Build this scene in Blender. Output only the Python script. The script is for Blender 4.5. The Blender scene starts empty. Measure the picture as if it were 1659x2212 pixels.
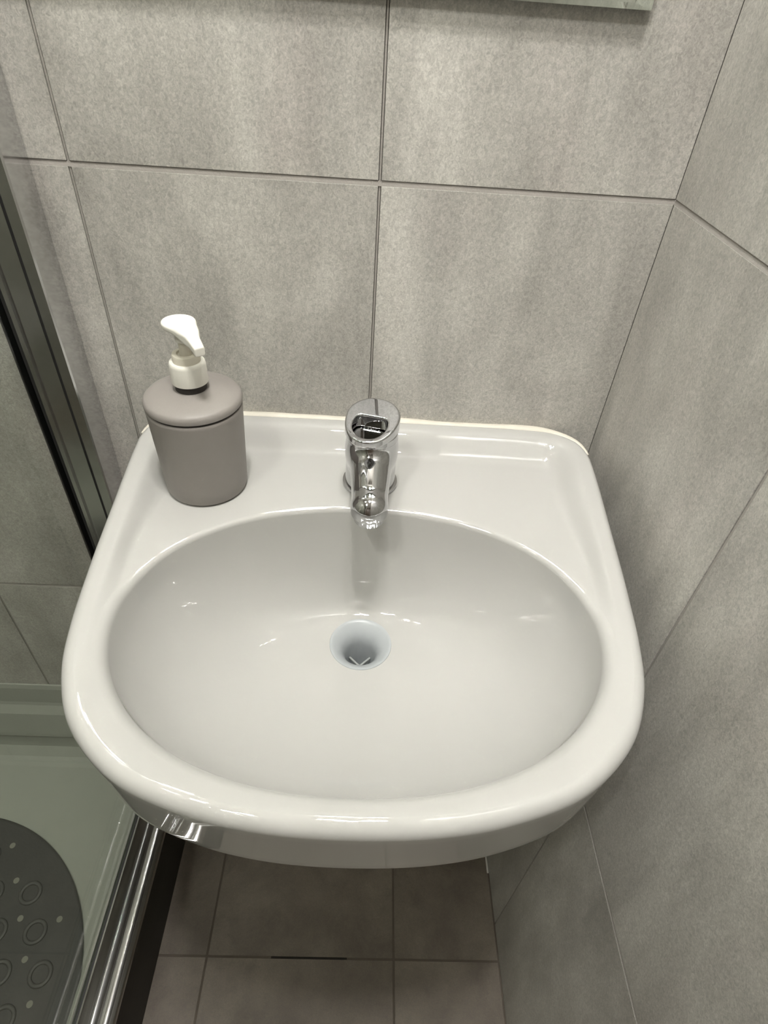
import bpy, bmesh, math, random
import numpy as np
from mathutils import Matrix, Vector

scene = bpy.context.scene
col = scene.collection
rnd = random.Random(7)

# ------------------------------------------------------------------ camera
F_PX = 1286.79
R_ROWS = ((0.9984032630, 0.0032116766, 0.0563968927),     # camera right
          (0.0445322173, -0.6589890782, -0.7508330549),   # camera down
          (0.0347535034, 0.7521456507, -0.6580798691))    # camera forward
CAM = (-0.0015455, -0.5429518, 1.1483519)
cam_data = bpy.data.cameras.new('camera')
cam = bpy.data.objects.new('camera', cam_data)
col.objects.link(cam)
r_, d_, f_ = [Vector(v) for v in R_ROWS]
m = Matrix.Identity(4)
for i in range(3):
    m[i][0] = r_[i]; m[i][1] = -d_[i]; m[i][2] = -f_[i]; m[i][3] = CAM[i]
cam.matrix_world = m
cam_data.sensor_fit = 'VERTICAL'
cam_data.sensor_height = 36.0
cam_data.lens = F_PX / 2212.0 * 36.0
cam_data.clip_start = 0.01
scene.camera = cam

# ------------------------------------------------------------------ world, exposure
world = bpy.data.worlds.new('world'); scene.world = world
world.use_nodes = True
world.node_tree.nodes['Background'].inputs[0].default_value = (0.9, 0.92, 1.0, 1)
world.node_tree.nodes['Background'].inputs[1].default_value = 0.0
vs = scene.view_settings
vs.view_transform = 'Standard'; vs.look = 'None'; vs.gamma = 1.0
vs.use_curve_mapping = False
vs.exposure = 0.0
scene.cycles.sample_clamp_indirect = 200.0
BULB_NEAR = 385.0      # emission of each bulb above the basin
BULB_FAR = 330.0       # emission of each bulb over by the shower
LIGHT_COL = (1.0, 0.985, 0.935)
LAMP_NEAR = (0.0, -0.44)
LAMP_FAR = (-0.50, -1.00)

# ------------------------------------------------------------------ dimensions
XR = 0.2455            # right wall face
XL = -1.10             # far shower wall
YF = -1.95             # wall behind the viewer
ZC = 2.36              # ceiling
ZG = (0.5154, 1.0316, 1.5478, 2.064)

# ------------------------------------------------------------------ materials
def newmat(name):
    mt = bpy.data.materials.new(name); mt.use_nodes = True
    nt = mt.node_tree
    return mt, nt, nt.nodes['Principled BSDF']
def simple(name, c, rough=0.4, metal=0.0, coat=0.0, spec=0.5, bump=0.0, bscale=300.0, var=0.0, vscale=20.0):
    mt, nt, b = newmat(name)
    b.inputs['Base Color'].default_value = (*c, 1)
    b.inputs['Roughness'].default_value = rough
    b.inputs['Metallic'].default_value = metal
    b.inputs['Coat Weight'].default_value = coat
    b.inputs['Coat Roughness'].default_value = 0.03
    b.inputs['Specular IOR Level'].default_value = spec
    N, L = nt.nodes, nt.links
    tc = N.new('ShaderNodeTexCoord')
    if var > 0:
        n = N.new('ShaderNodeTexNoise'); n.inputs['Scale'].default_value = vscale; n.inputs['Detail'].default_value = 5
        L.new(tc.outputs['Object'], n.inputs['Vector'])
        mx = N.new('ShaderNodeMix'); mx.data_type = 'RGBA'
        mx.inputs[6].default_value = (*[x * (1 - var) for x in c], 1)
        mx.inputs[7].default_value = (*[min(1, x * (1 + var)) for x in c], 1)
        L.new(n.outputs['Fac'], mx.inputs[0]); L.new(mx.outputs[2], b.inputs['Base Color'])
    if bump > 0:
        n = N.new('ShaderNodeTexNoise'); n.inputs['Scale'].default_value = bscale; n.inputs['Detail'].default_value = 3
        L.new(tc.outputs['Object'], n.inputs['Vector'])
        bp = N.new('ShaderNodeBump'); bp.inputs['Strength'].default_value = bump; bp.inputs['Distance'].default_value = 0.001
        L.new(n.outputs['Fac'], bp.inputs['Height']); L.new(bp.outputs['Normal'], b.inputs['Normal'])
    return mt

def concrete(name, dark, light, tint, rough, grain=0.10, zstretch=0.45, contrast=1.0):
    """cement-look glazed tile: cloudy patches, soft streaks, fine felted grain; pattern shifted for every tile"""
    mt, nt, b = newmat(name)
    N, L = nt.nodes, nt.links
    geo = N.new('ShaderNodeNewGeometry'); oi = N.new('ShaderNodeObjectInfo')
    mul = N.new('ShaderNodeMath'); mul.operation = 'MULTIPLY'; mul.inputs[1].default_value = 9.0
    L.new(oi.outputs['Random'], mul.inputs[0])
    add = N.new('ShaderNodeVectorMath'); add.operation = 'ADD'
    L.new(geo.outputs['Position'], add.inputs[0]); L.new(mul.outputs[0], add.inputs[1])
    def noise(scale, detail, rough_, vec=(1, 1, 1), dist=0.0):
        mp = N.new('ShaderNodeMapping'); mp.inputs['Scale'].default_value = vec
        L.new(add.outputs[0], mp.inputs['Vector'])
        n = N.new('ShaderNodeTexNoise'); n.inputs['Scale'].default_value = scale
        n.inputs['Detail'].default_value = detail; n.inputs['Roughness'].default_value = rough_
        n.inputs['Distortion'].default_value = dist
        L.new(mp.outputs[0], n.inputs['Vector'])
        return n.outputs['Fac']
    def ramp(fac, lo, hi, a=0.0, c=1.0):
        mr = N.new('ShaderNodeMapRange'); mr.inputs[1].default_value = lo; mr.inputs[2].default_value = hi
        mr.inputs[3].default_value = a; mr.inputs[4].default_value = c
        L.new(fac, mr.inputs[0]); return mr.outputs[0]
    def mix(fac, A, B, mode='MIX'):
        mx = N.new('ShaderNodeMix'); mx.data_type = 'RGBA'; mx.blend_type = mode
        if isinstance(fac, float): mx.inputs[0].default_value = fac
        else: L.new(fac, mx.inputs[0])
        for s, v in ((6, A), (7, B)):
            if isinstance(v, tuple): mx.inputs[s].default_value = (*v, 1)
            else: L.new(v, mx.inputs[s])
        return mx.outputs[2]
    cloud = ramp(noise(9.0, 6, 0.62, (1, 1, zstretch), 0.3), 0.36, 0.66)
    streak = ramp(noise(16.0, 5, 0.6, (1.4, 1.4, 0.28), 0.2), 0.50, 0.76)
    felt = ramp(noise(380.0, 4, 0.75, (1, 1, 0.8), 1.0), 0.36, 0.64)
    fine = ramp(noise(800.0, 2, 0.6), 0.3, 0.7)
    pink = ramp(noise(7.0, 4, 0.55, (1.2, 1.2, 0.5)), 0.55, 0.74)
    c = mix(cloud, dark, light)
    sdark = N.new('ShaderNodeMath'); sdark.operation = 'MULTIPLY'; sdark.inputs[1].default_value = 0.55 * contrast
    L.new(streak, sdark.inputs[0])
    c = mix(sdark.outputs[0], c, tuple(x * 0.74 for x in dark))
    pk = N.new('ShaderNodeMath'); pk.operation = 'MULTIPLY'; pk.inputs[1].default_value = 0.35
    L.new(pink, pk.inputs[0]); c = mix(pk.outputs[0], c, tint)
    g1 = N.new('ShaderNodeMapRange'); g1.inputs[3].default_value = 1 - grain * 1.5; g1.inputs[4].default_value = 1 + grain * 1.2
    L.new(felt, g1.inputs[0])
    g2 = N.new('ShaderNodeMapRange'); g2.inputs[3].default_value = 1 - grain * 0.6; g2.inputs[4].default_value = 1 + grain * 0.6
    L.new(fine, g2.inputs[0])
    mm = N.new('ShaderNodeMath'); mm.operation = 'MULTIPLY'
    L.new(g1.outputs[0], mm.inputs[0]); L.new(g2.outputs[0], mm.inputs[1])
    cmb = N.new('ShaderNodeCombineColor')
    for k in range(3): L.new(mm.outputs[0], cmb.inputs[k])
    c = mix(1.0, c, cmb.outputs[0], 'MULTIPLY')
    L.new(c, b.inputs['Base Color'])
    rr = N.new('ShaderNodeMapRange'); rr.inputs[3].default_value = rough - 0.06; rr.inputs[4].default_value = rough + 0.08
    L.new(felt, rr.inputs[0]); L.new(rr.outputs[0], b.inputs['Roughness'])
    bp = N.new('ShaderNodeBump'); bp.inputs['Strength'].default_value = 0.12; bp.inputs['Distance'].default_value = 0.0006
    L.new(felt, bp.inputs['Height']); L.new(bp.outputs['Normal'], b.inputs['Normal'])
    return mt

M = {}
M['tile'] = concrete('cement_wall_tile', (0.37, 0.355, 0.325), (0.56, 0.543, 0.502), (0.54, 0.485, 0.455), 0.42, 0.15)
M['floor_tile'] = concrete('cement_floor_tile', (0.135, 0.110, 0.086), (0.22, 0.186, 0.148), (0.18, 0.145, 0.117), 0.5, 0.08, 1.0)
M['grout'] = simple('grout', (0.33, 0.308, 0.284), 0.85, bump=0.4, bscale=900, var=0.12, vscale=60)
M['joint_dark'] = simple('deep_joint', (0.12, 0.11, 0.10), 0.9, bump=0.4, bscale=900, var=0.12, vscale=60)
M['floor_grout'] = simple('floor_grout', (0.12, 0.10, 0.08), 0.9, bump=0.4, bscale=900, var=0.15, vscale=60)
M['grout_dark'] = simple('missing_grout', (0.02, 0.017, 0.014), 0.9, bump=0.4, bscale=900, var=0.2, vscale=200)
M['ceramic'] = simple('glazed_ceramic', (0.448, 0.442, 0.425), 0.015, coat=0.0, spec=0.55, var=0.012, vscale=6)
M['sealant'] = simple('silicone_sealant', (0.62, 0.585, 0.51), 0.5, bump=0.3, bscale=250, var=0.14, vscale=60)
M['sealant_white'] = simple('white_sealant', (0.75, 0.73, 0.68), 0.5, bump=0.3, bscale=250, var=0.1, vscale=80)
M['chrome'] = simple('chrome', (0.52, 0.52, 0.53), 0.03, metal=1.0)
M['chrome_dull'] = simple('brushed_chrome', (0.66, 0.66, 0.67), 0.14, metal=1.0, var=0.05, vscale=120)
M['drain_plastic'] = simple('drain_plastic', (0.40, 0.42, 0.435), 0.35, var=0.03, vscale=60)
M['bar'] = simple('drain_bar_plastic', (0.34, 0.35, 0.345), 0.4, var=0.03, vscale=80)
M['screw'] = simple('drain_screw', (0.09, 0.085, 0.08), 0.3, metal=0.6, var=0.1, vscale=200)
M['taupe'] = simple('taupe_stoneware', (0.258, 0.236, 0.222), 0.5, bump=0.12, bscale=500, var=0.04, vscale=90)
M['shaded_seam'] = simple('seam_shade', (0.035, 0.03, 0.028), 0.7, var=0.1, vscale=100)  # near-black stands in for shade in the lid seam and below the collar
M['pump'] = simple('white_pump_plastic', (0.72, 0.70, 0.645), 0.42, spec=0.4, var=0.03, vscale=150)
M['pump_clear'] = simple('cream_pump_plastic', (0.62, 0.585, 0.50), 0.4, var=0.04, vscale=150)
M['black'] = simple('black_rubber_seal', (0.014, 0.014, 0.014), 0.55, var=0.1, vscale=90)
M['tray'] = simple('shower_tray_acrylic', (0.36, 0.37, 0.33), 0.28, var=0.05, vscale=14)
M['skirt'] = simple('tray_skirt_panel', (0.030, 0.025, 0.021), 0.6, bump=0.2, bscale=120, var=0.15, vscale=20)
M['mat'] = simple('grey_rubber_mat', (0.062, 0.062, 0.058), 0.55, bump=0.3, bscale=260, var=0.18, vscale=30)
M['mat_ring'] = simple('grey_rubber_ring', (0.085, 0.085, 0.08), 0.5, bump=0.2, bscale=260, var=0.12, vscale=60)
M['mat_hole'] = simple('mat_hole_showing_tray', (0.24, 0.24, 0.20), 0.35, var=0.08, vscale=90)
M['plaster'] = simple('white_ceiling_paint', (0.80, 0.79, 0.76), 0.8, bump=0.1, bscale=200, var=0.02, vscale=8)
M['door'] = simple('dark_wood_door', (0.10, 0.075, 0.055), 0.45, bump=0.1, bscale=90, var=0.2, vscale=9)
M['mirror'] = simple('mirror_silver', (0.80, 0.85, 0.80), 0.02, metal=1.0, var=0.01, vscale=3)
M['mirror_edge'] = simple('mirror_glass_edge', (0.06, 0.085, 0.07), 0.2, var=0.1, vscale=40)
M['lamp_body'] = simple('lamp_white_metal', (0.8, 0.79, 0.77), 0.4, var=0.02, vscale=30)

def emission(name, c, s):
    mt = bpy.data.materials.new(name); mt.use_nodes = True
    nt = mt.node_tree; nt.nodes.clear()
    e = nt.nodes.new('ShaderNodeEmission'); o = nt.nodes.new('ShaderNodeOutputMaterial')
    e.inputs[0].default_value = (*c, 1); e.inputs[1].default_value = s
    nt.links.new(e.outputs[0], o.inputs[0]); return mt
M['bulb_near'] = emission('lit_bulb', LIGHT_COL, BULB_NEAR)
M['bulb_far'] = emission('lit_bulb_by_shower', LIGHT_COL, BULB_FAR)

def pane_glass(name, tint, reflect=0.9):
    """sheet glass: tinted straight transmission plus a Fresnel mirror reflection"""
    mt = bpy.data.materials.new(name); mt.use_nodes = True
    nt = mt.node_tree; nt.nodes.clear(); N, L = nt.nodes, nt.links
    o = N.new('ShaderNodeOutputMaterial'); mx = N.new('ShaderNodeMixShader')
    t = N.new('ShaderNodeBsdfTransparent'); t.inputs[0].default_value = (*tint, 1)
    g = N.new('ShaderNodeBsdfGlossy'); g.inputs['Roughness'].default_value = 0.02
    g.inputs['Color'].default_value = (reflect, reflect, reflect, 1)
    lw = N.new('ShaderNodeFresnel'); lw.inputs['IOR'].default_value = 1.5
    geo = N.new('ShaderNodeNewGeometry')          # one mirror image per sheet, from its front face
    inv = N.new('ShaderNodeMath'); inv.operation = 'SUBTRACT'; inv.inputs[0].default_value = 1.0
    L.new(geo.outputs['Backfacing'], inv.inputs[1])
    mu = N.new('ShaderNodeMath'); mu.operation = 'MULTIPLY'
    L.new(lw.outputs[0], mu.inputs[0]); L.new(inv.outputs[0], mu.inputs[1])
    L.new(mu.outputs[0], mx.inputs[0]); L.new(t.outputs[0], mx.inputs[1]); L.new(g.outputs[0], mx.inputs[2])
    L.new(mx.outputs[0], o.inputs[0]); return mt
M['glass'] = pane_glass('shower_glass', (0.86, 0.875, 0.85))

# ------------------------------------------------------------------ helpers
def link(name, me, mat=None, parent=None, loc=(0, 0, 0), smooth=False):
    o = bpy.data.objects.new(name, me); col.objects.link(o)
    if mat is not None and not me.materials: me.materials.append(mat)
    o.location = loc
    if parent is not None: o.parent = parent
    if smooth:
        for p in me.polygons: p.use_smooth = True
    return o
def tag(o, label=None, cat=None, group=None, kind=None):
    if label: o['label'] = label
    if cat: o['category'] = cat
    if group: o['group'] = group
    if kind: o['kind'] = kind
    return o
def thing(name, label, cat, loc=(0, 0, 0), group=None):
    o = bpy.data.objects.new(name, None); col.objects.link(o); o.location = loc
    o.empty_display_size = 0.05
    return tag(o, label, cat, group)
def mesh(name, verts, faces):
    me = bpy.data.meshes.new(name); me.from_pydata([tuple(v) for v in verts], [], [tuple(f) for f in faces]); me.update()
    return me
def box_mesh(name, sx, sy, sz, bevel=0.0, seg=1):
    bm = bmesh.new(); bmesh.ops.create_cube(bm, size=1.0)
    for v in bm.verts: v.co = Vector((v.co.x * sx, v.co.y * sy, v.co.z * sz))
    if bevel > 0: bmesh.ops.bevel(bm, geom=bm.edges[:], offset=bevel, segments=seg, affect='EDGES', profile=0.5)
    me = bpy.data.meshes.new(name); bm.to_mesh(me); bm.free(); return me
def box(name, lo, hi, mat, parent=None, bevel=0.0, seg=1):
    c = [(a + b) / 2 for a, b in zip(lo, hi)]; s = [b - a for a, b in zip(lo, hi)]
    return link(name, box_mesh(name, *s, bevel, seg), mat, parent, c)
def lathe(name, prof, mat, parent=None, loc=(0, 0, 0), n=64, smooth=True, sharp=40, cap=True):
    vs_, fs = [], []
    for r, z in prof:
        for k in range(n):
            a = 2 * math.pi * k / n; vs_.append((r * math.cos(a), r * math.sin(a), z))
    for i in range(len(prof) - 1):
        for k in range(n):
            k2 = (k + 1) % n
            fs.append((i * n + k, i * n + k2, (i + 1) * n + k2, (i + 1) * n + k))
    if prof[0][0] > 1e-6: fs.append(tuple(reversed(range(n))))
    if cap and prof[-1][0] > 1e-6: fs.append(tuple((len(prof) - 1) * n + k for k in range(n)))
    bm = bmesh.new(); tmp = mesh(name, vs_, fs); bm.from_mesh(tmp)
    bmesh.ops.remove_doubles(bm, verts=bm.verts, dist=1e-7)
    bmesh.ops.recalc_face_normals(bm, faces=bm.faces)
    if smooth:
        for e in bm.edges:
            if len(e.link_faces) == 2 and e.calc_face_angle(0) > math.radians(sharp): e.smooth = False
        for f in bm.faces: f.smooth = True
    bm.to_mesh(tmp); bm.free()
    return link(name, tmp, mat, parent, loc)
def extrude(name, poly, axis, a, b, mat, parent=None, loc=(0, 0, 0), smooth=False):
    """closed 2-D outline pulled along an axis ('y': outline is x,z ; 'z': outline is x,y)"""
    n = len(poly); f3 = (lambda u, v, t: (u, t, v)) if axis == 'y' else (lambda u, v, t: (u, v, t))
    vs_ = [f3(u, v, a) for u, v in poly] + [f3(u, v, b) for u, v in poly]
    fs = [(i, (i + 1) % n, n + (i + 1) % n, n + i) for i in range(n)] + [tuple(range(n)), tuple(range(n, 2 * n))]
    me = mesh(name, vs_, fs); bm = bmesh.new(); bm.from_mesh(me)
    bmesh.ops.recalc_face_normals(bm, faces=bm.faces)
    if smooth:
        for e in bm.edges:
            if len(e.link_faces) == 2 and e.calc_face_angle(0) > math.radians(38): e.smooth = False
        for f in bm.faces: f.smooth = True
    bm.to_mesh(me); bm.free()
    return link(name, me, mat, parent, loc)
def tube(name, pts, rad, mat, parent=None, n=10, squash=1.0):
    pts = [Vector(p) for p in pts]; vs_, fs = [], []
    for i, p in enumerate(pts):
        t = (pts[min(i + 1, len(pts) - 1)] - pts[max(i - 1, 0)]).normalized()
        u = t.cross(Vector((0, 0, 1)))
        u = u.normalized() if u.length > 1e-6 else Vector((1, 0, 0))
        w = u.cross(t)
        rr = rad[i] if hasattr(rad, '__len__') else rad
        for k in range(n):
            a = 2 * math.pi * k / n
            vs_.append(p + u * (math.cos(a) * rr) + w * (math.sin(a) * rr * squash))
    for i in range(len(pts) - 1):
        for k in range(n):
            k2 = (k + 1) % n
            fs.append((i * n + k, i * n + k2, (i + 1) * n + k2, (i + 1) * n + k))
    fs.append(tuple(reversed(range(n)))); fs.append(tuple((len(pts) - 1) * n + k for k in range(n)))
    return link(name, mesh(name, vs_, fs), mat, parent, smooth=True)

# --- signed-distance solids, meshed with surface nets
def surface_nets(fn, lo, hi, h):
    lo = np.array(lo, float); n = np.ceil((np.array(hi) - lo) / h).astype(int) + 1
    ax = [lo[i] + h * np.arange(n[i]) for i in range(3)]
    P = np.stack(np.meshgrid(*ax, indexing='ij'), -1)
    D = fn(P.reshape(-1, 3)).reshape(n)
    S = D < 0
    c = np.zeros(tuple(n - 1), int)
    for i in (0, 1):
        for j in (0, 1):
            for k in (0, 1):
                c += S[i:n[0] - 1 + i, j:n[1] - 1 + j, k:n[2] - 1 + k]
    act = (c > 0) & (c < 8)
    idx = -np.ones(act.shape, int); cells = np.argwhere(act); idx[act] = np.arange(len(cells))
    V = lo + (cells + 0.5) * h
    for _ in range(5):
        d = fn(V); e = h * 0.25; g = np.zeros_like(V)
        for a in range(3):
            o = np.zeros(3); o[a] = e
            g[:, a] = (fn(V + o) - fn(V - o)) / (2 * e)
        g2 = np.maximum((g * g).sum(1), 0.05)
        V = V - np.clip(d / g2, -h, h)[:, None] * g
    Fq = []
    for a in range(3):
        b, cc = (a + 1) % 3, (a + 2) % 3
        s0 = [slice(1, -1)] * 3; s1 = [slice(1, -1)] * 3
        s0[a] = slice(0, n[a] - 1); s1[a] = slice(1, n[a])
        A = S[tuple(s0)]; B = S[tuple(s1)]
        for inside, q in ((A & ~B, False), (~A & B, True)):
            e = np.argwhere(inside)
            if not len(e): continue
            e = e.copy(); e[:, b] += 1; e[:, cc] += 1
            quad = []
            for db, dc in ((1, 1), (0, 1), (0, 0), (1, 0)):
                t = e.copy(); t[:, b] -= db; t[:, cc] -= dc
                quad.append(idx[t[:, 0], t[:, 1], t[:, 2]])
            quad = np.stack(quad, 1)
            Fq.append(quad[:, ::-1] if q else quad)
    return V, np.concatenate(Fq)
def sdf_obj(name, fn, lo, hi, h, mat, parent):
    V, Fq = surface_nets(fn, lo, hi, h)
    me = mesh(name, V.tolist(), Fq.tolist())
    return link(name, me, mat, parent, smooth=True)
def smin(a, b, k):
    hh = np.clip(0.5 + 0.5 * (b - a) / k, 0, 1)
    return b + (a - b) * hh - k * hh * (1 - hh)
def smax(a, b, k): return -smin(-a, -b, k)
def s_cone(P, A, B, ra, rb):       # capsule with two radii
    A = np.array(A, float); B = np.array(B, float); d = B - A
    t = np.clip(((P - A) @ d) / (d @ d), 0, 1)
    return np.linalg.norm(P - (A + t[:, None] * d), axis=1) - (ra + (rb - ra) * t)
def s_cyl(P, c, r, h, rnd_=0.0):   # upright rounded cylinder, h = half height
    q = np.hypot(P[:, 0] - c[0], P[:, 1] - c[1]) - r + rnd_; w = np.abs(P[:, 2] - c[2]) - h + rnd_
    return np.minimum(np.maximum(q, w), 0) + np.hypot(np.maximum(q, 0), np.maximum(w, 0)) - rnd_
def egg(X, Y, r1, r2, L, k=0.012):  # rounded egg outline, big end at the origin, small end at distance L
    return smin(np.hypot(X, Y) - r1, np.hypot(X, Y - L) - r2, k)

# ------------------------------------------------------------------ the room
GD = 0.0030     # how far the grout lies behind the tile faces
def joints_on(parent, plane, us, vs2, mat, wu=0.0015, gap_v=0.0042):
    """raised grout lines: a sloping fillet in every level joint, a narrow bead in every upright joint"""
    def put(name, pts, f):
        me = mesh(name, pts, f); bm = bmesh.new(); bm.from_mesh(me); bmesh.ops.recalc_face_normals(bm, faces=bm.faces); bm.to_mesh(me); bm.free()
        link(name, me, mat, parent)
    P3 = (lambda u, d, v: (u, d, v)) if plane == 'back' else (lambda u, d, v: (XR + d, u, v))
    prism = [(0, 1, 2), (5, 4, 3), (0, 3, 4, 1), (1, 4, 5, 2), (2, 5, 3, 0)]
    for v in vs2[1:-1]:
        sec = [(0.0001, v - gap_v), (0.0010, v - 0.0003), (0.0040, v - gap_v)]
        put('grout_line', [P3(us[0], d, w) for d, w in sec] + [P3(us[-1], d, w) for d, w in sec], prism)
    for u in us[1:-1]:
        q = [(u - wu / 2, 0.0007), (u + wu / 2, 0.0007), (u + wu / 2, 0.0040), (u - wu / 2, 0.0040)]
        put('grout_line', [P3(a, d, vs2[0]) for a, d in q] + [P3(a, d, vs2[-1]) for a, d in q],
            [(0, 1, 2, 3), (7, 6, 5, 4), (0, 4, 5, 1), (1, 5, 6, 2), (2, 6, 7, 3), (3, 7, 4, 0)])
def tiles_on(parent, plane, us, vs2, mat, gap_u=0.003, gap_v=0.0042, depth=0.008):
    """every tile is its own slab with softly rounded arrises"""
    cache = {}
    for i in range(len(us) - 1):
        for j in range(len(vs2) - 1):
            u0, u1 = us[i] + gap_u / 2, us[i + 1] - gap_u / 2
            v0, v1 = vs2[j], vs2[j + 1] - gap_v
            su, sv = round(u1 - u0, 4), round(v1 - v0, 4)
            if (su, sv) not in cache:
                if plane == 'back': me = box_mesh('tile', su, depth, sv, 0.0003, 1)
                elif plane == 'right': me = box_mesh('tile', depth, su, sv, 0.0003, 1)
                else: me = box_mesh('tile', su, sv, depth, 0.0003, 1)
                me.materials.append(mat); cache[(su, sv)] = me
            cu, cv = (u0 + u1) / 2, (v0 + v1) / 2
            loc = {'back': (cu, depth / 2, cv), 'right': (XR + depth / 2, cu, cv), 'floor': (cu, cv, -depth / 2)}[plane]
            link('tile', cache[(su, sv)], None, parent, loc)
wb = tag(box('wall_back', (XL - 0.1, GD, -0.1), (XR + 0.1, 0.1, ZC + 0.1), M['joint_dark']), kind='structure')
wr = tag(box('wall_right', (XR + GD, YF - 0.1, -0.1), (XR + 0.1, GD, ZC + 0.1), M['joint_dark']), kind='structure')
fl = tag(box('floor', (XL - 0.1, YF - 0.1, -0.1), (XR + GD, GD, -0.0006), M['floor_grout']), kind='structure')
def reparent(o):  # slabs are placed by their centre: give tiles a parent space at the world origin
    c = Vector(o.location)
    for v in o.data.vertices: v.co += c
    o.location = (0, 0, 0)
for o in (wb, wr, fl): reparent(o)
rows = [0.0015, 0.5154, 1.0316, 1.5478, 2.064, 2.36]
cols_b = [-1.10, -1.0, -0.75, -0.50, -0.25, 0.0, XR + 0.0012]
cols_r = [-1.9503, -1.7503, -1.5003, -1.2503, -1.0003, -0.7503, -0.5003, -0.2505, 0.0012]
tiles_on(wb, 'back', cols_b, rows, M['tile'], gap_u=0.0026)
joints_on(wb, 'back', cols_b, rows, M['grout'])
joints_on(wr, 'right', cols_r, rows, M['grout'], 0.0018)
tiles_on(wr, 'right', cols_r, rows, M['tile'], gap_u=0.0030)
PF = 0.292
tiles_on(fl, 'floor', [-1.1, 0.0777 - 3 * PF, 0.0777 - 2 * PF, 0.0777 - PF, 0.0777, XR - 0.0005],
         [-1.95, -0.2997 - 5 * PF, -0.2997 - 4 * PF, -0.2997 - 3 * PF, -0.2997 - 2 * PF, -0.2997 - PF, -0.2997, 0.0],
         M['floor_tile'], 0.003, 0.003)
box('grout_gap', (-0.115, -0.3030, -0.004), (0.004, -0.2995, -0.0002), M['grout_dark'], fl, 0.0005)
box('corner_sealant', (XR - 0.0035, -0.176, 0.0001), (XR - 0.0002, -0.120, 0.0025), M['sealant_white'], fl, 0.001)
tag(box('wall_left', (XL - 0.1, YF - 0.1, -0.1), (XL, GD, ZC + 0.1), M['tile']), kind='structure')
tag(box('wall_front', (XL - 0.1, YF - 0.1, -0.1), (XR + 0.1, YF, ZC + 0.1), M['floor_tile']), kind='structure')
tag(box('ceiling', (XL - 0.1, YF - 0.1, ZC), (XR + 0.1, GD, ZC + 0.1), M['plaster']), kind='structure')
dr = tag(box('door_1', (-0.72, YF, 0.0), (0.02, YF + 0.035, 2.02), M['door'], None, 0.003), kind='structure')
reparent(dr)
lathe('door_handle', [(0.0, 0.0), (0.022, 0.0), (0.022, 0.008), (0.009, 0.012), (0.009, 0.035), (0.024, 0.045), (0.024, 0.06), (0.0, 0.068)],
      M['chrome_dull'], dr, (-0.64, YF + 0.035, 1.0), 32).rotation_euler = (-math.pi / 2, 0, 0)

# two ceiling spotlight clusters (the lights of the room, above the picture)
def spotlight(label, loc, mat, turn):
    sp = thing('ceiling_spotlight', label, 'lamp', (loc[0], loc[1], ZC), 'ceiling spotlights')
    lathe('ceiling_plate', [(0.0, -0.0005), (0.06, -0.0005), (0.06, -0.016), (0.052, -0.022), (0.0, -0.022)], M['lamp_body'], sp, (0, 0, 0), 48)
    for k in range(3):
        a = math.radians(turn + 120 * k); dx, dy = 0.085 * math.cos(a), 0.085 * math.sin(a)
        tube('arm', [(dx * 0.4, dy * 0.4, -0.012), (dx, dy, -0.012)], 0.006, M['lamp_body'], sp)
        hd = lathe('spot_head', [(0.0, -0.002), (0.020, -0.002), (0.026, -0.012), (0.048, -0.055), (0.048, -0.060), (0.045, -0.060), (0.044, -0.056), (0.0, -0.056)],
                   M['lamp_body'], sp, (dx, dy, 0), 40)
        lathe('bulb', [(0.0, -0.0575), (0.042, -0.0575), (0.042, -0.0605), (0.0, -0.0605)], mat, hd, (0, 0, 0), 32)
spotlight('white ceiling spotlight cluster over the front of the washbasin', LAMP_NEAR, M['bulb_near'], 20)
spotlight('white ceiling spotlight cluster in front of the shower enclosure', LAMP_FAR, M['bulb_far'], 70)

# ------------------------------------------------------------------ washbasin
basin = thing('washbasin', 'white glazed ceramic washbasin with oval bowl mounted on the tiled wall', 'washbasin', (0, 0, 0))
def closed_spline(pts, per=24):
    P = np.array(pts, float); n = len(P); out = []
    for i in range(n):
        p0, p1, p2, p3 = P[i - 1], P[i], P[(i + 1) % n], P[(i + 2) % n]
        d1 = max(np.linalg.norm(p1 - p0), 1e-9) ** .5; d2 = max(np.linalg.norm(p2 - p1), 1e-9) ** .5; d3 = max(np.linalg.norm(p3 - p2), 1e-9) ** .5
        m1 = (p1 - p0) / d1 - (p2 - p0) / (d1 + d2) + (p2 - p1) / d2
        m2 = (p2 - p1) / d2 - (p3 - p1) / (d2 + d3) + (p3 - p2) / d3
        m1 *= d2; m2 *= d2
        for t in np.arange(per) / per:
            out.append((2 * t**3 - 3 * t**2 + 1) * p1 + (t**3 - 2 * t**2 + t) * m1 + (-2 * t**3 + 3 * t**2) * p2 + (t**3 - t**2) * m2)
    return np.array(out)
half = [(0.055, -0.4085), (0.10, -0.3995), (0.146, -0.381), (0.184, -0.347), (0.2035, -0.309), (0.2125, -0.270),
        (0.218, -0.215), (0.2225, -0.14), (0.2265, -0.07), (0.2265, -0.045), (0.219, -0.023), (0.198, -0.009), (0.165, -0.0045), (0.08, -0.0025)]
outl = [(0.0, -0.4115)] + half + [(0.0, -0.002)] + [(-x, y) for x, y in reversed(half)]
OUT = closed_spline(outl)
CEN = np.array([0.0, -0.252])
NT = 288
th = np.arange(NT) * 2 * np.pi / NT
def polar(curve):
    q = curve - CEN; a = np.arctan2(q[:, 1], q[:, 0]) % (2 * np.pi); r = np.hypot(q[:, 0], q[:, 1])
    o = np.argsort(a); a, r = a[o], r[o]
    return np.interp(th, np.r_[a[-1] - 2 * np.pi, a, a[0] + 2 * np.pi], np.r_[r[-1], r, r[0]])
dirs = np.stack([np.cos(th), np.sin(th)], 1)
RO = polar(OUT)
ea = np.arange(1440) * 2 * np.pi / 1440
def sgnpow(v, p): return np.sign(v) * np.abs(v) ** p
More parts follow.
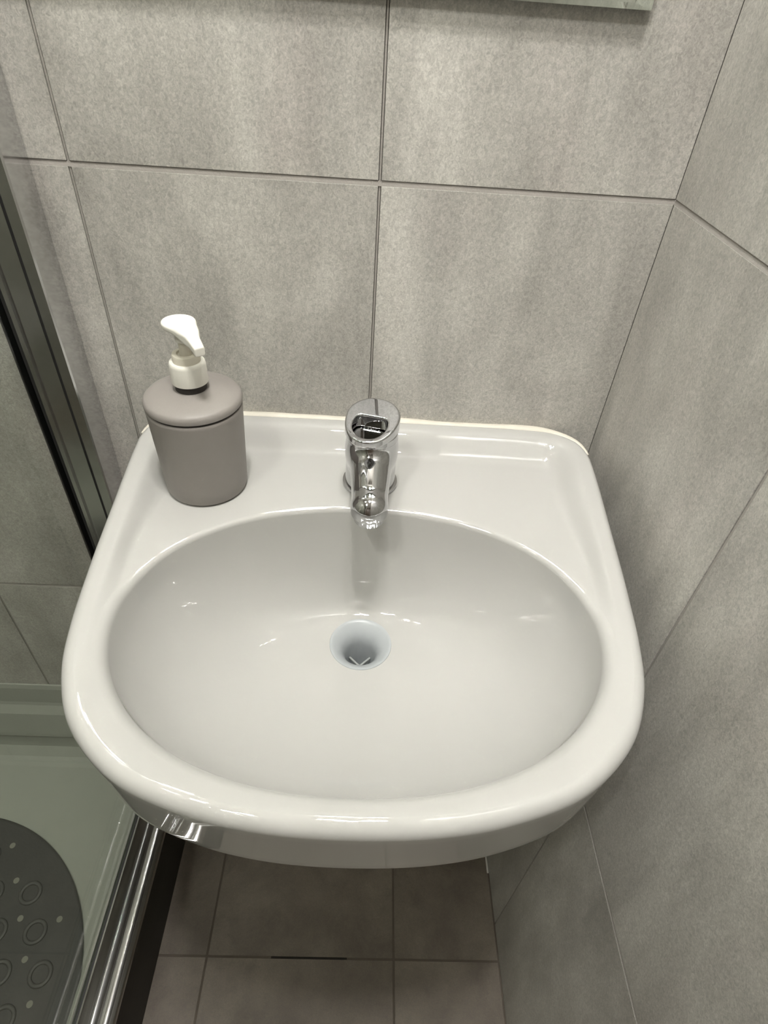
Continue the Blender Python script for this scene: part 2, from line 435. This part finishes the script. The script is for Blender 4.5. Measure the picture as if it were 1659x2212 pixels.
A_B, B_B, CY = 0.1835, 0.1285, -0.2575
EDGE = np.stack([A_B * sgnpow(np.cos(ea), 0.95), CY + B_B * sgnpow(np.sin(ea), 0.95)], 1)
RE = polar(EDGE)
def sstep(a, b, x):
    t = np.clip((x - a) / (b - a), 0, 1); return t * t * (3 - 2 * t)
def dist_out(xy):
    return np.sqrt(((xy[:, None, :] - OUT[None, ::2, :]) ** 2).sum(-1)).min(1)
Z_DECK, Z_RIM, Z_LIP = 0.7880, 0.7925, 0.8065
def ztop(xy):
    d = dist_out(xy); x, y = xy[:, 0], xy[:, 1]
    wy = sstep(-0.33, -0.21, y)
    lipz = Z_RIM + (Z_LIP - Z_RIM) * sstep(-0.31, -0.04, y)
    fo = 0.044 - 0.015 * (1 - sstep(-0.20, -0.08, y))      # the lip narrows towards the front
    lip = 1 - sstep(0.016, fo, d)
    back = Z_DECK + (lipz - Z_DECK) * lip
    front = np.full(len(xy), Z_RIM)
    return front * (1 - wy) + back * wy
ZD, DC = 0.668, np.array([0.0015, -0.1905])
RD = 0.0292
re_ = 0.005 + 0.009 * sstep(-0.17, -0.36, (CEN + dirs * RE[:, None])[:, 1])     # rounding of the bowl edge
rings = []
def ring(xy, z): rings.append(np.column_stack([xy, np.broadcast_to(z, NT)]))
E_xy = CEN + dirs * RE[:, None]
SLOPE = math.radians(18)
def lean(y): return 1 - sstep(-0.36, -0.23, y)       # the rim slopes into the bowl at the sides and the front
wE = lean(E_xy[:, 1])
aE = np.arctan(1.25 * math.tan(SLOPE) * wE); aO = np.zeros(NT)
R1 = RE + re_ * (1 - np.sin(aE)); RR = 0.0095; R2 = RO - RR
drop = np.minimum(R2 - R1, 0.036) * math.tan(SLOPE) * wE
ze = ztop(CEN + dirs * R1[:, None]) - drop
zc = ze - re_ * np.cos(aE)
drain_xy = DC + dirs * RD
# bowl
tt = np.linspace(0, 1, 44) ** 0.8
for t in tt:
    xy = drain_xy * (1 - t) + E_xy * t
    depth = zc - ZD
    gfun = 1 - (1 - t ** 2.7) ** 0.62 if t < 1 else 1.0
    g = 0.045 * t + 0.955 * gfun
    ring(xy, ZD + depth * g)
for q in np.linspace(0, 1, 9)[1:]:
    a = q * (np.pi / 2 - aE)
    ring(CEN + dirs * (RE + re_ * (1 - np.cos(a)))[:, None], zc + re_ * np.sin(a))
for t in np.linspace(0, 1, 34)[1:]:
    xy = CEN + dirs * (R1 * (1 - t) + R2 * t)[:, None]
    ring(xy, ztop(xy) - drop * (1 - t) ** 1.25)
zo = ztop(CEN + dirs * R2[:, None])
zr = zo - RR * np.cos(aO)                     # centre height of the outer roll
for q in np.linspace(0, 1, 10)[1:]:
    a = aO + q * (np.pi / 2 - aO)
    ring(CEN + dirs * (RO - RR * (1 - np.sin(a)))[:, None], zr + RR * np.cos(a))
ZA = 0.722
for t in np.linspace(0, 1, 8)[1:]:
    ring(CEN + dirs * (RO - 0.004 * t)[:, None], zr * (1 - t) + (ZA + 0.006) * t)
for a in np.linspace(0, np.pi / 2, 5)[1:]:
    ring(CEN + dirs * (RO - 0.004 - 0.007 * (1 - np.cos(a)))[:, None], ZA + 0.006 - 0.006 * np.sin(a))
RU = np.minimum(RE + 0.004, RO - 0.02)
for t in (0.35, 0.7, 1.0):
    ring(CEN + dirs * ((RO - 0.011) * (1 - t) + RU * t)[:, None], ZA - 0.003 * t)
for t in np.linspace(0, 1, 10)[1:]:
    k = 1 - t
    xy = (CEN + dirs * RU[:, None]) * k + (DC + dirs * 0.045) * t
    ring(xy, ZA - 0.003 - (ZA - 0.643) * (1 - (1 - t) ** 2.2))
ring(DC + dirs * 0.034, 0.640); ring(DC + dirs * 0.034, 0.600); ring(DC + dirs * 0.0312, 0.600); ring(DC + dirs * 0.0312, ZD - 0.004)
V = np.concatenate(rings); fs = []
for i in range(len(rings) - 1):
    a = i * NT
    for k in range(NT):
        k2 = (k + 1) % NT
        fs.append((a + k, a + k2, a + NT + k2, a + NT + k))
# waste spigot closing the bowl below the drain
me = mesh('basin_body', V.tolist(), fs)
bm = bmesh.new(); bm.from_mesh(me); bmesh.ops.recalc_face_normals(bm, faces=bm.faces); bm.to_mesh(me); bm.free()
body = link('basin_body', me, M['ceramic'], basin, smooth=True)
# drain fitting
drain = lathe('drain', [(0.0, -0.062), (0.0150, -0.062), (0.0150, -0.022), (0.0156, -0.017), (0.0172, -0.012), (0.0195, -0.0075), (0.0225, -0.0038),
                        (0.0262, -0.0006), (0.0285, 0.0008), (0.0298, 0.0008), (0.0304, -0.0004), (0.0304, -0.003)],
              M['drain_plastic'], basin, (DC[0], DC[1], ZD), 64, sharp=60, cap=False)
drain['label'] = 'pale grey plastic drain flange'
for k in range(2):
    b = box('cross_bar', (-0.0150, -0.0010, -0.042), (0.0150, 0.0010, -0.037), M['bar'], drain, 0.0004)
    b.rotation_euler = (0, 0, math.radians(45 + 90 * k))
lathe('screw', [(0.0, -0.0545), (0.003, -0.055), (0.005, -0.057), (0.0055, -0.0615), (0.0, -0.0615)], M['screw'], drain, (0, 0, 0), 24)
# sealant bead between lip and wall
back_i = [k for k in range(NT) if dirs[k, 1] > 0 and (CEN + dirs[k] * RO[k])[1] > -0.050]
pts = []
for k in back_i:
    q = CEN + dirs[k] * (RO[k] - 0.001)
    pts.append((q[0], min(q[1] + 0.001, -0.0015), zo[k] - 0.0045 + 0.0004 * math.sin(k * 0.31)))
tube('sealant_bead', pts, [0.0050 + 0.0005 * math.sin(k * 0.23) + 0.0002 * math.sin(k * 0.7) - 0.0034 * max(0.0, 1 - min(k, len(pts) - 1 - k) / 9.0) for k in range(len(pts))], M['sealant'], basin, 10)

# ------------------------------------------------------------------ mixer tap
TX, TY, TZ = 0.0035, -0.087, Z_DECK + 0.0003
tap = thing('basin_mixer_tap', 'chrome single-lever mixer tap standing on the basin deck', 'tap', (TX, TY, TZ))
# local: x right, y back, z up ; the spout points along -y
def f_body(P):
    ax = -0.20 * P[:, 2]                       # slight forward lean
    Q = P.copy(); Q[:, 1] = P[:, 1] - ax
    rad = 0.0240 - 0.0012 * np.clip(P[:, 2] / 0.06, 0, 1)
    bodyd = np.maximum(np.hypot(Q[:, 0], Q[:, 1]) - rad, np.abs(P[:, 2] - 0.0315) - 0.0310)
    A = np.array((0, -0.012, 0.046)); B = np.array((0, -0.070, 0.0275))
    sp1 = s_cone(P, A, B, 0.0205, 0.0148)
    end = s_cone(P, (0, -0.0725, 0.0275), (0, -0.0725, 0.012), 0.0148, 0.0148)
    spd = smin(sp1, end, 0.006)
    spd = smax(spd, 0.0220 - P[:, 2] - 0.10 * np.clip(P[:, 1] + 0.0725, 0, 1), 0.0012)
    return smin(bodyd, spd, 0.010)
sdf_obj('tap_body', f_body, (-0.030, -0.092, -0.006), (0.030, 0.030, 0.072), 0.0008, M['chrome'], tap)
lathe('base_ring', [(0.0, 0.0), (0.0262, 0.0), (0.0266, 0.0012), (0.0262, 0.0030), (0.0240, 0.0036), (0.0, 0.0036)], M['chrome'], tap, (0, 0, 0), 64)
lathe('aerator', [(0.0, 0.0162), (0.0105, 0.0162), (0.0112, 0.0158), (0.0126, 0.0158), (0.0131, 0.0165), (0.0131, 0.0240), (0.0, 0.0240)],
      M['chrome'], tap, (0, -0.0725, 0), 48, sharp=35)
# handle: tilted loop lever on a round cap, turned a little to the left
lev = bpy.data.objects.new('tmp', None)
ca, sa = math.cos(math.radians(-14)), math.sin(math.radians(-14))
def f_handle(P):
    cx, cy = P[:, 0], P[:, 1] + 0.0135
    cap = s_cyl(np.column_stack([cx, cy, P[:, 2]]), (0, 0, 0.0655), 0.0228, 0.0035, 0.0012)
    # lever frame: Y' points forward
    X = cx * ca - (-cy) * sa; Y = cx * sa + (-cy) * ca
    tilt = 0.08
    w = P[:, 2] - (0.0765 - tilt * (Y - 0.008))
    plate = egg(X, Y, 0.0235, 0.0175, 0.0165)
    thick = 0.0052 + 0.0030 * np.clip(-(Y - 0.008) / 0.03, -0.6, 1)
    q = plate + 0.0013; v = np.abs(w) - thick + 0.0013
    pl = np.minimum(np.maximum(q, v), 0) + np.hypot(np.maximum(q, 0), np.maximum(v, 0)) - 0.0013
    hole = smax(egg(X, Y - 0.008, 0.0142, 0.0115, 0.0085, 0.01), 0.0005 - Y, 0.004)
    pl = smax(pl, -hole, 0.0012)
    neck = s_cyl(np.column_stack([cx, cy, P[:, 2]]), (0, 0.012, 0.070), 0.0085, 0.006, 0.002)
    return smin(smin(cap, pl, 0.004), neck, 0.003)
sdf_obj('lever_handle', f_handle, (-0.032, -0.064, 0.056), (0.032, 0.020, 0.094), 0.0008, M['chrome'], tap)
bpy.data.objects.remove(lev)

# ------------------------------------------------------------------ soap dispenser
SX, SY = -0.1495, -0.1005
soap = thing('soap_dispenser', 'taupe grey pump soap dispenser with white pump standing on the basin', 'soap dispenser', (SX, SY, Z_DECK + 0.0008))
lathe('bottle', [(0.0, 0.0), (0.0335, 0.0), (0.0358, 0.0012), (0.0366, 0.0035), (0.0372, 0.015), (0.0388, 0.05), (0.0402, 0.083), (0.0404, 0.0858), (0.0399, 0.0866), (0.0, 0.0866)],
      M['taupe'], soap, (0, 0, 0), 96)
lathe('shaded_seam', [(0.0, 0.0864), (0.0388, 0.0864), (0.0388, 0.0888), (0.0, 0.0888)], M['shaded_seam'], soap, (0, 0, 0), 96)
lathe('lid', [(0.0, 0.0885), (0.0400, 0.0885), (0.0407, 0.0892), (0.0409, 0.0918), (0.0402, 0.0942), (0.0384, 0.0960), (0.034, 0.0974), (0.026, 0.0992), (0.018, 0.1008), (0.014, 0.1013), (0.0, 0.1013)],
      M['taupe'], soap, (0, 0, 0), 96)
lathe('neck', [(0.0, 0.1005), (0.0128, 0.1005), (0.0128, 0.108), (0.0, 0.108)], M['shaded_seam'], soap, (0, 0, 0), 48)  # coloured near-black for the shadow gap under the collar
lathe('pump_collar', [(0.0, 0.1075), (0.0143, 0.1075), (0.0149, 0.1078), (0.0150, 0.1090), (0.0145, 0.1230), (0.0140, 0.1252), (0.0130, 0.1260), (0.0, 0.1260)],
      M['pump'], soap, (0, 0, 0), 64)
lathe('pump_ring', [(0.0, 0.1255), (0.0112, 0.1255), (0.0112, 0.1310), (0.0106, 0.1322), (0.0072, 0.1326), (0.0066, 0.1310), (0.0, 0.1310)],
      M['pump_clear'], soap, (0, 0, 0), 56)
lathe('pump_stem', [(0.0, 0.1290), (0.0050, 0.1290), (0.0045, 0.1350), (0.0045, 0.1500), (0.0, 0.1500)], M['pump_clear'], soap, (0, 0, 0), 32)
ND = np.array([0.60, -0.80])            # the way the nozzle points
def f_head(P):
    Y = P[:, 0] * ND[0] + P[:, 1] * ND[1]; X = -P[:, 0] * ND[1] + P[:, 1] * ND[0]; Zp = P[:, 2]
    # spoon-shaped paddle, dished on top, with a drooping square-cut nozzle
    oc = egg(X, Y + 0.004, 0.0132, 0.0062, 0.019, 0.016)
    mid = 0.1545 - 0.00006 / 0.013 * 0 + 0.0008 - 9.0 * np.clip(Y - 0.004, 0, 1) ** 2
    dish = 0.0014 * np.clip(1 - (X**2 + (Y + 0.004)**2) / 0.0105**2, 0, 1)
    top = Zp - (mid + 0.0024 - dish); bot = (mid - 0.0024) - Zp
    pad = smax(smax(oc, top, 0.0018), bot, 0.0018)
    A = np.column_stack([X, Y, Zp])
    dz = mid - 0.0006
    hw = 0.0062 - 0.10 * np.clip(Y - 0.012, 0, 1)
    noz = smax(smax(np.abs(X) - hw, np.abs(Zp - dz) - 0.0036, 0.002), np.maximum(-Y + 0.004, Y - 0.0335), 0.001)
    sk = s_cyl(A, (0, 0, 0.1475), 0.0062, 0.0050, 0.001)
    return smin(smin(pad, noz, 0.005), sk, 0.004)
sdf_obj('pump_head', f_head, (-0.022, -0.036, 0.136), (0.030, 0.022, 0.164), 0.0005, M['pump'], soap)

# ------------------------------------------------------------------ mirror
mir = thing('wall_mirror', 'frameless mirror on the tiled wall above the washbasin', 'mirror', (0, 0, 1.148))
MX0, MX1, MZ0, MZ1, MTH = -0.30, 0.1808, 0.0, 0.62, 0.0080
bw, bt = 0.0122, 0.0008
vs_ = []
for (x0, x1, z0, z1, y) in ((MX0, MX1, MZ0, MZ1, -MTH + bt), (MX0 + bw, MX1 - bw, MZ0 + 0.0035, MZ1 - bw, -MTH)):
    vs_ += [(x0, y, z0), (x1, y, z0), (x1, y, z1), (x0, y, z1)]
link('mirror_face', mesh('mirror_face', vs_[:8], [(4, 5, 6, 7), (0, 1, 5, 4), (1, 2, 6, 5), (2, 3, 7, 6), (3, 0, 4, 7)]), M['mirror'], mir)
box('mirror_back', (MX0, -MTH + bt + 0.0002, MZ0), (MX1, -0.0006, MZ1), M['mirror_edge'], mir, 0.0004)

# ------------------------------------------------------------------ shower: tray, screen, mat
XO = -0.281
tray = thing('shower_tray', 'pale grey-green shower tray on the floor behind the glass', 'shower tray', (0, 0, 0))
ty1 = -0.88
def tray_mesh():
    x0, x1, y0, y1 = XL + 0.001, XO - 0.020, ty1, -0.001
    def rect(ix0, ix1, iy0, iy1, r, z, n=10):
        out = []
        for cx, cy, a0 in ((ix1 - r, iy1 - r, 0), (ix0 + r, iy1 - r, 90), (ix0 + r, iy0 + r, 180), (ix1 - r, iy0 + r, 270)):
            for k in range(n):
                a = math.radians(a0 + 90 * k / (n - 1)); out.append((cx + r * math.cos(a), cy + r * math.sin(a), z))
        return out
    L = [rect(x0, x1, y0, y1, 0.004, 0.120), rect(x0, x1, y0, y1, 0.004, 0.158), rect(x0 + .003, x1 - .003, y0 + .003, y1 - .003, 0.004, 0.1615),
         rect(x0 + .05, x1 - .038, y0 + .05, y1 - .012, 0.03, 0.1615), rect(x0 + .055, x1 - .042, y0 + .055, y1 - .018, 0.03, 0.158),
         rect(x0 + .062, x1 - .048, y0 + .062, y1 - .026, 0.04, 0.115), rect(x0 + .075, x1 - .053, y0 + .075, y1 - .038, 0.05, 0.101), rect(x0 + .09, x1 - .057, y0 + .09, y1 - .055, 0.05, 0.098)]
    n = len(L[0]); V_ = [p for l in L for p in l]; F_ = []
    for i in range(len(L) - 1):
        for k in range(n): F_.append((i * n + k, i * n + (k + 1) % n, (i + 1) * n + (k + 1) % n, (i + 1) * n + k))
    F_.append(tuple((len(L) - 1) * n + k for k in range(n)))
    return mesh('tray_basin', V_, F_)
tb = link('tray_basin', tray_mesh(), M['tray'], tray)
extrude('tray_upstand', [(-0.0008, 0.158), (-0.032, 0.158), (-0.031, 0.166), (-0.020, 0.208), (-0.011, 0.222), (-0.009, 0.228), (-0.006, 0.262), (-0.0035, 0.270), (-0.0008, 0.270)], 'y', XL + 0.002, XO - 0.056, M['tray'], tray)
tray.children[-1].rotation_euler = (0, 0, 0)
# (the upstand outline is y,z pulled along x)
me = tray.children[-1].data
for v in me.vertices: v.co = Vector((v.co.y, v.co.x, v.co.z))
bm = bmesh.new(); bm.from_mesh(me); bmesh.ops.recalc_face_normals(bm, faces=bm.faces); bm.to_mesh(me); bm.free()
box('tray_skirt', (XO - 0.0195, ty1 + 0.004, 0.0005), (XO - 0.0080, -0.001, 0.1612), M['skirt'], tray, 0.001)

scr = thing('shower_screen', 'clear glass shower screen in chrome profiles beside the washbasin', 'shower screen', (0, 0, 0))
# bottom rail (outline x,z)
ZT = 0.1618
rail = [(0, 0), (0, .006), (-.0012, .0098), (-.0035, .0125), (-.007, .0140), (-.0105, .0142), (-.0120, .0132), (-.0135, .0150), (-.0185, .0165), (-.0200, .0150),
        (-.0215, .0160), (-.0262, .0225), (-.0275, .0262), (-.0290, .0262), (-.0290, 0)]
extrude('bottom_rail', [(XO + u * 1.38, ZT + v) for u, v in rail], 'y', ty1 + 0.02, -0.0370, M['chrome_dull'], scr, smooth=True)
box('bottom_seal', (XO - 0.0420, ty1 + 0.02, ZT), (XO - 0.0401, -0.037, ZT + 0.0270), M['black'], scr)
extrude('inner_rail', [(XO - .0482, ZT), (XO - .0482, ZT + .018), (XO - .0500, ZT + .018), (XO - .0545, ZT + .004), (XO - .0545, ZT)], 'y', ty1 + 0.02, -0.037, M['chrome_dull'], scr)
# wall channel (outline x,y)
W0, W1 = -0.0362, ZT
chan = [(0, -.0006), (0, W0), (-.0015, W0 - .0012), (-.0105, W0 - .0012), (-.0118, W0), (-.0118, -.0006)]
extrude('wall_profile', [(XO + u, v) for u, v in chan], 'z', ZT, 1.86, M['chrome_dull'], scr)
extrude('profile_seal', [(XO - .0119, -.001), (XO - .0119, W0 + .001), (XO - .0140, W0 + .001), (XO - .0140, -.001)], 'z', ZT, 1.86, M['black'], scr)
chan2 = [(-.0141, -.001), (-.0141, W0 + .0005), (-.0225, W0 + .0005), (-.0235, W0 + .002), (-.0320, W0 + .002), (-.0335, W0 - .001), (-.0375, W0 - .001), (-.0375, -.001)]
extrude('glass_channel', [(XO + u, v) for u, v in chan2], 'z', ZT, 1.86, M['chrome_dull'], scr)
extrude('channel_seal', [(XO - .0376, -.001), (XO - .0376, W0 + .001), (XO - .0418, W0 + .001), (XO - .0418, -.001)], 'z', ZT, 1.86, M['black'], scr)
extrude('inner_channel', [(XO - .0482, -.001), (XO - .0482, W0), (XO - .0500, W0 + .001), (XO - .0500, -.001)], 'z', ZT, 1.86, M['black'], scr)
box('glass_panel', (XO - 0.0480, ty1 + 0.02, ZT + 0.004), (XO - 0.0420, -0.006, 1.85), M['glass'], scr)

box('unseen_front_pane', (XL + 0.02, ty1 + 0.020, ZT + 0.004), (XO - 0.050, ty1 + 0.026, 1.85), M['glass'], scr)  # unseen pane, added to dim the lamp light inside the shower
box('front_rail', (XL + 0.02, ty1 + 0.012, ZT), (XO - 0.030, ty1 + 0.034, ZT + 0.018), M['chrome_dull'], scr, 0.002)
box('corner_post', (XO - 0.050, ty1 + 0.005, ZT), (XO - 0.005, ty1 + 0.034, 1.86), M['chrome_dull'], scr, 0.003)
mat_o = thing('shower_mat', 'round dark grey rubber mat lying in the shower tray', 'bath mat', (-0.614, -0.395, 0.0984))
lathe('mat_disc', [(0.0, 0.0002), (0.252, 0.0002), (0.2545, 0.0014), (0.2550, 0.0026), (0.2535, 0.0036), (0.250, 0.0040), (0.0, 0.0040)], M['mat'], mat_o, (0, 0, 0), 128)
def torus_mesh(name, R, r, n=28, q=8):
    vs2 = [((R + r * math.cos(b)) * math.cos(a), (R + r * math.cos(b)) * math.sin(a), r * 0.7 * math.sin(b)) for a in [2 * math.pi * i / n for i in range(n)] for b in [2 * math.pi * j / q for j in range(q)]]
    f2 = [(i * q + j, ((i + 1) % n) * q + j, ((i + 1) % n) * q + (j + 1) % q, i * q + (j + 1) % q) for i in range(n) for j in range(q)]
    return mesh(name, vs2, f2)
rm = torus_mesh('raised_ring', 0.0135, 0.0030); rm.materials.append(M['mat_ring'])
for p in rm.polygons: p.use_smooth = True
tmp_h = lathe('drain_hole', [(0.0, 0.0038), (0.0042, 0.0038), (0.0042, 0.0043), (0.0, 0.0043)], M['mat_hole'], mat_o, (0, 0, 0), 14)
hm = tmp_h.data; bpy.data.objects.remove(tmp_h)
for i in range(-4, 5):
    for j in range(-4, 5):
        px, py = (i + 0.5 * (j % 2)) * 0.056, j * 0.0485
        if math.hypot(px, py) < 0.222: link('raised_ring', rm, None, mat_o, (px, py, 0.0040))
        hx, hy = px + 0.028, py + 0.016
        if math.hypot(hx, hy) < 0.232: link('drain_hole', hm, None, mat_o, (hx, hy, 0))
